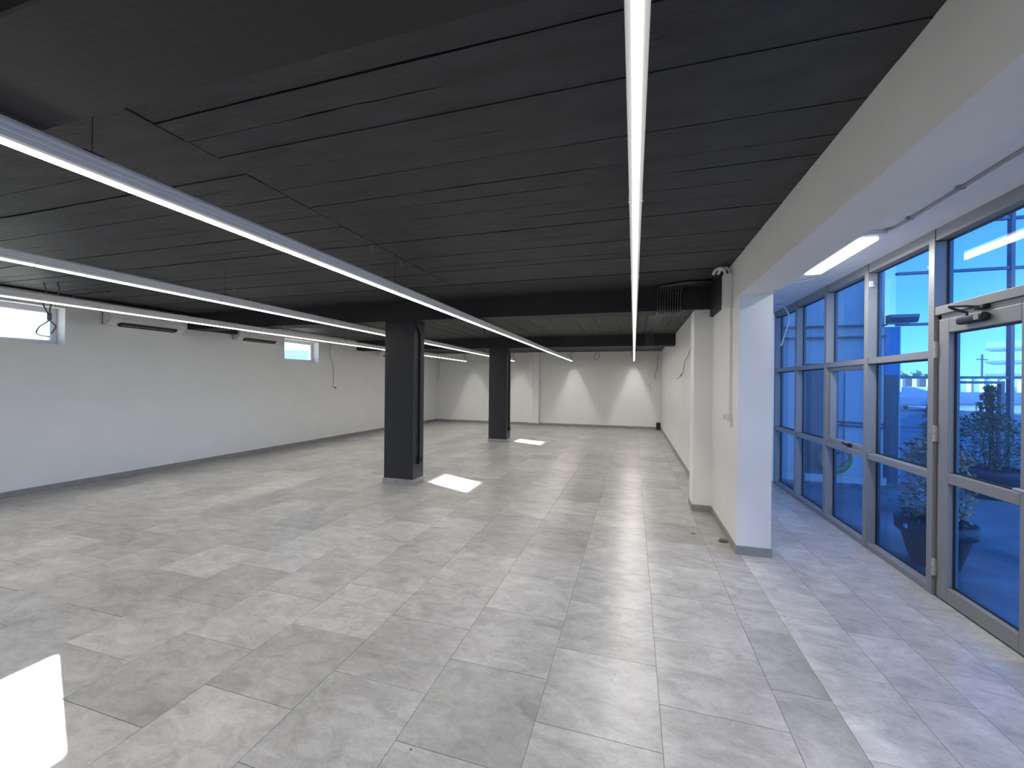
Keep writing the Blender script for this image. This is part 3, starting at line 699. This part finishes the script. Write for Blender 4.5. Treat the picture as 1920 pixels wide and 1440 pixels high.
# planters
def leafy(b, pts, n, size, rnd, flat=.6):
    for _ in range(n):
        c = pts(rnd); d = Vector((rnd.gauss(0, 1), rnd.gauss(0, 1), rnd.gauss(0, flat))).normalized(); s = d.orthogonal().normalized()
        s.rotate(Matrix.Rotation(rnd.uniform(0, 6.28), 3, d)); l = size*rnd.uniform(.6, 1.3); wd = l*.3
        v = [b.verts.new(c+d*0), b.verts.new(c+d*l*.5+s*wd), b.verts.new(c+d*l), b.verts.new(c+d*l*.5-s*wd)]; b.faces.new(v)
def planter(c, R, h, ph, mleaf, nl, sz, spread, lb, seed, tier=False, square=False):
    rnd = random.Random(seed); t = thing('potted_shrub', (c[0], c[1], -.03), lb, 'plant')
    pr = [(R*.55, 0), (R*.6, .02), (R*.86, h*.72), (R*.98, h*.74), (R, h), (R*.93, h), (R*.9, h-.05), (.01, h-.06)]
    p = obj('pot', lathe(BM(), pr, (c[0], c[1], -.03), 28), 'pot_grey', t, True)
    obj('soil', lathe(BM(), [(R*.85, 0), (R*.85, .02), (.01, .03)], (c[0], c[1], h-.085), 20), 'soil', p)
    st_ = []
    for k in range(9):
        a = rnd.uniform(0, 6.28); q = rnd.uniform(0, spread*.8); tp = Vector((c[0]+q*math.cos(a), c[1]+q*math.sin(a), h+ph*rnd.uniform(.5, 1.0)*(1-.35*q/spread)))
        if k == 0: tp = Vector((c[0], c[1], h+ph*.97))
        bs = Vector((c[0]+.06*math.cos(a), c[1]+.06*math.sin(a), h-.08)); md = (bs+tp)/2+Vector((rnd.gauss(0, .03), rnd.gauss(0, .03), 0))
        path = smooth_path([bs, md, tp], 4); st_.append(path)
        obj('stem', tube(BM(), path, .008, 5, radii=[.011*(1-.8*i/(len(path)-1))+.002 for i in range(len(path))]), 'bark', t)
    def pt(r_):
        if tier and r_.random() < .45:
            u = r_.random(); z = h+ph*(.45+.55*u); rad = spread*(.75-.65*u)*(.35+.65*abs(math.sin(u*14)))
        else:
            u = r_.random(); z = h-.02+ph*.62*u; rad = spread*math.sqrt(r_.random())*(1.05-.45*abs(u-.45))
            a = r_.uniform(0, 6.28); return Vector((c[0]+rad*math.cos(a), c[1]+rad*math.sin(a), z))
        a = r_.uniform(0, 6.28); rad *= math.sqrt(r_.random()); return Vector((c[0]+rad*math.cos(a), c[1]+rad*math.sin(a), z))
    b = BM(); leafy(b, pt, nl, sz, rnd); obj('leaves', b, mleaf, t, kind='stuff')
    bx('price_tag', 'white_concrete', (c[0]-R*.98-.004, c[0]-R*.98+.01, c[1]-.02-.1, c[1]+.02-.1, h-.1, h-.06), p)
planter((2.80, 4.95), .295, .43, 1.15, 'leaf_dry', 1900, .055, .27, 'brown dry shrub in a dark pot just outside the front pane', 3, tier=True)
planter((5.35, 8.28), .40, .46, 1.25, 'leaf_green', 2300, .055, .42, 'green shrub in a dark bowl pot in front of the porch screen', 5, tier=True)
# boundary wall, vehicles and buildings across the car park
DW = Vector((.86, .46, 0)).normalized()
t = thing('boundary_wall', (30, 53, 0), 'low white boundary wall with square posts across the car park', 'wall')
def frame_boxes(b, org, dirx, a):
    n_ = BM(); box(n_, *a); ang = math.atan2(dirx.y, dirx.x); n_.transform(Matrix.Translation(org) @ Matrix.Rotation(ang, 4, 'Z'))
    me = bpy.data.meshes.new('t'); n_.to_mesh(me); n_.free(); b.from_mesh(me); bpy.data.meshes.remove(me)
org = Vector((24, 51, -.03))
b = BM(); frame_boxes(b, org, DW, (-14, 40, 0, .3, 0, 1.3)); obj('wall_base', b, 'white_concrete', t)
for k in range(18):
    b = BM(); frame_boxes(b, org, DW, (-12+k*1.9, -11.6+k*1.9, -.05, .35, 1.3, 2.7)); p = obj('post', b, 'white_concrete', t)
    b = BM(); frame_boxes(b, org, DW, (-12.1+k*1.9, -11.5+k*1.9, -.15, .45, 2.7, 2.85)); obj('cap', b, 'white_concrete', p)
def car(pos, ang, body, kind, lb, group):
    t = thing('parked_' + ('pickup' if kind == 'pickup' else 'car'), (pos[0], pos[1], -.03), lb, 'car', group)
    M_ = Matrix.Translation((pos[0], pos[1], -.03)) @ Matrix.Rotation(ang, 4, 'Z')
    if kind == 'pickup':
        low = [(-2.6, .55), (-2.6, 1.05), (-.6, 1.1), (-.6, 1.1), (1.1, 1.1), (2.4, 1.0), (2.6, .6), (2.5, .4), (-2.5, .4)]
        cab = [(-.7, 1.1), (-.55, 1.75), (.55, 1.78), (1.2, 1.1)]
    else:
        low = [(-2.1, .5), (-2.1, .9), (-1.5, .98), (1.0, .95), (2.0, .8), (2.15, .5), (2.05, .3), (-2.0, .3)]
        cab = [(-1.7, .96), (-1.0, 1.45), (.3, 1.48), (1.15, .95)]
    def pf(prof, hw, m, nme, par, sx=1.):
        b = BM(); extrude_y(b, prof, -hw, hw); b.transform(M_); return obj(nme, b, m, par)
    pf(low, .9, body, 'body', t); c = pf(cab, .78, body, 'cabin', t)
    ins = [(x_*.9+(cab[0][0]+cab[-1][0])*.05, z_-.04 if k in (1, 2) else z_+.05) for k, (x_, z_) in enumerate(cab)]
    pf(ins, .79, 'car_glass', 'side_windows', c)
    for sx in (-1.5, 1.45):
        for sy in (-.82, .82):
            b = BM(); tube(b, [(sx, sy-.1, .33), (sx, sy+.1, .33)], .34, 14); b.transform(M_); w_ = obj('wheel', b, 'tyre', t)
            b = BM(); tube(b, [(sx, sy-.11, .33), (sx, sy+.11, .33)], .18, 10); b.transform(M_); obj('hub', b, 'steel', w_)
car((20.6, 38.5), .95, 'car_white', 'pickup', 'white pickup parked in front of the boundary wall', 'vehicles in the car park')
for k, (p, a, m_, lb) in enumerate((((36, 48), .5, 'car_dark', 'dark car parked before the wall, left one of the far row'), ((40, 50.5), .5, 'car_white', 'white car parked in the middle of the far row'), ((44.5, 50), .4, 'car_dark', 'dark car parked at the outer end of the far row'), ((31, 60), .5, 'car_dark', 'dark car behind the boundary wall near the white pickup'), ((43, 64), .5, 'car_white', 'white car behind the boundary wall below the pale tower'))):
    car(p, a, m_, 'car', lb, 'vehicles in the car park')
t = thing('red_trailer', (34, 66, 0), 'long dark red trailer behind the boundary wall', 'trailer')
b = BM(); frame_boxes(b, Vector((27, 64, 0)), DW, (0, 13, 0, 2.4, .9, 3.2)); obj('body', b, 'car_red', t)
for k in range(3):
    b = BM(); frame_boxes(b, Vector((27, 64, 0)), DW, (1.5+k*4.5, 2.4+k*4.5, -.1, 2.5, 0, .9)); obj('wheel_set', b, 'tyre', t)
t = thing('tower_block', (62, 90, 0), 'pale multi-storey building far beyond the car park', 'building')
b = BM(); frame_boxes(b, Vector((57.6, 90, 0)), Vector((.83, -.56, 0)), (0, 26, 0, 14, 0, 9.6)); obj('walls', b, 'tower_wall', t)
for k in range(4):
    b = BM(); frame_boxes(b, Vector((57.6, 90, 0)), Vector((.83, -.56, 0)), (-.1, 26.1, -.15, 0, 1.6+k*2.2, 2.0+k*2.2)); obj('floor_band', b, 'tower_band', t)
t = thing('street_lamp', (31, 60, 0), 'slim curved street lamp beyond the boundary wall', 'street lamp')
obj('pole', tube(BM(), smooth_path([(33, 66, 0), (33, 66, 4.6), (33.4, 66.2, 5.3), (34.6, 66.8, 5.5)]), .08, 6), 'steel', t); bx('head', 'white_plastic', (34.4, 35.3, 66.6, 67.0, 5.42, 5.56), t)
t = thing('utility_pole', (50, 72, 0), 'wooden utility pole beyond the car park', 'pole')
obj('shaft', tube(BM(), [(52, 82, 0), (52, 82, 7)], .14, 6), 'bark', t); obj('cross_arm', tube(BM(), [(51, 81.5, 6.2), (53, 82.5, 6.2)], .08, 5), 'bark', t)
# low trees along the horizon
def tree(c, R, h, lb, seed):
    rnd = random.Random(seed); t = thing('distant_tree', (c[0], c[1], 0), lb, 'tree', 'trees along the horizon')
    obj('trunk', tube(BM(), [(c[0], c[1], -.1), (c[0], c[1], h*.5)], .25, 6), 'bark', t)
    b = BM(); leafy(b, lambda r_: Vector((c[0], c[1], h*.6))+Vector((r_.uniform(-R, R), r_.uniform(-R, R), r_.uniform(-h*.4, h*.4))), 500, 1.3, rnd); obj('crown', b, 'leaf_green', t, kind='stuff')
for k, (x_, y_) in enumerate(((24, 84), (33, 88), (42, 92), (51, 97), (60, 112))):
    tree((x_, y_), 3.2, 4.3, ('first', 'second', 'third', 'fourth', 'fifth')[k]+' low tree on the horizon counted from the white pickup', 20+k)
# beyond the left wall
t = thing('teal_shed', (-30, 32, -.2), 'pale teal shed roof seen through the small high window', 'shed')
b = BM(); extrude_x(b, [(22+12*u/10, 3.55+.75*math.sin(math.pi*u/10)) for u in range(11)]+[(34, 3.0), (22, 3.0)], -34, -26); obj('roof', b, 'teal_sheet', t)
bx('shed_wall', 'white_concrete', (-33.5, -26.5, 22.3, 33.7, -.2, 3.0), t)
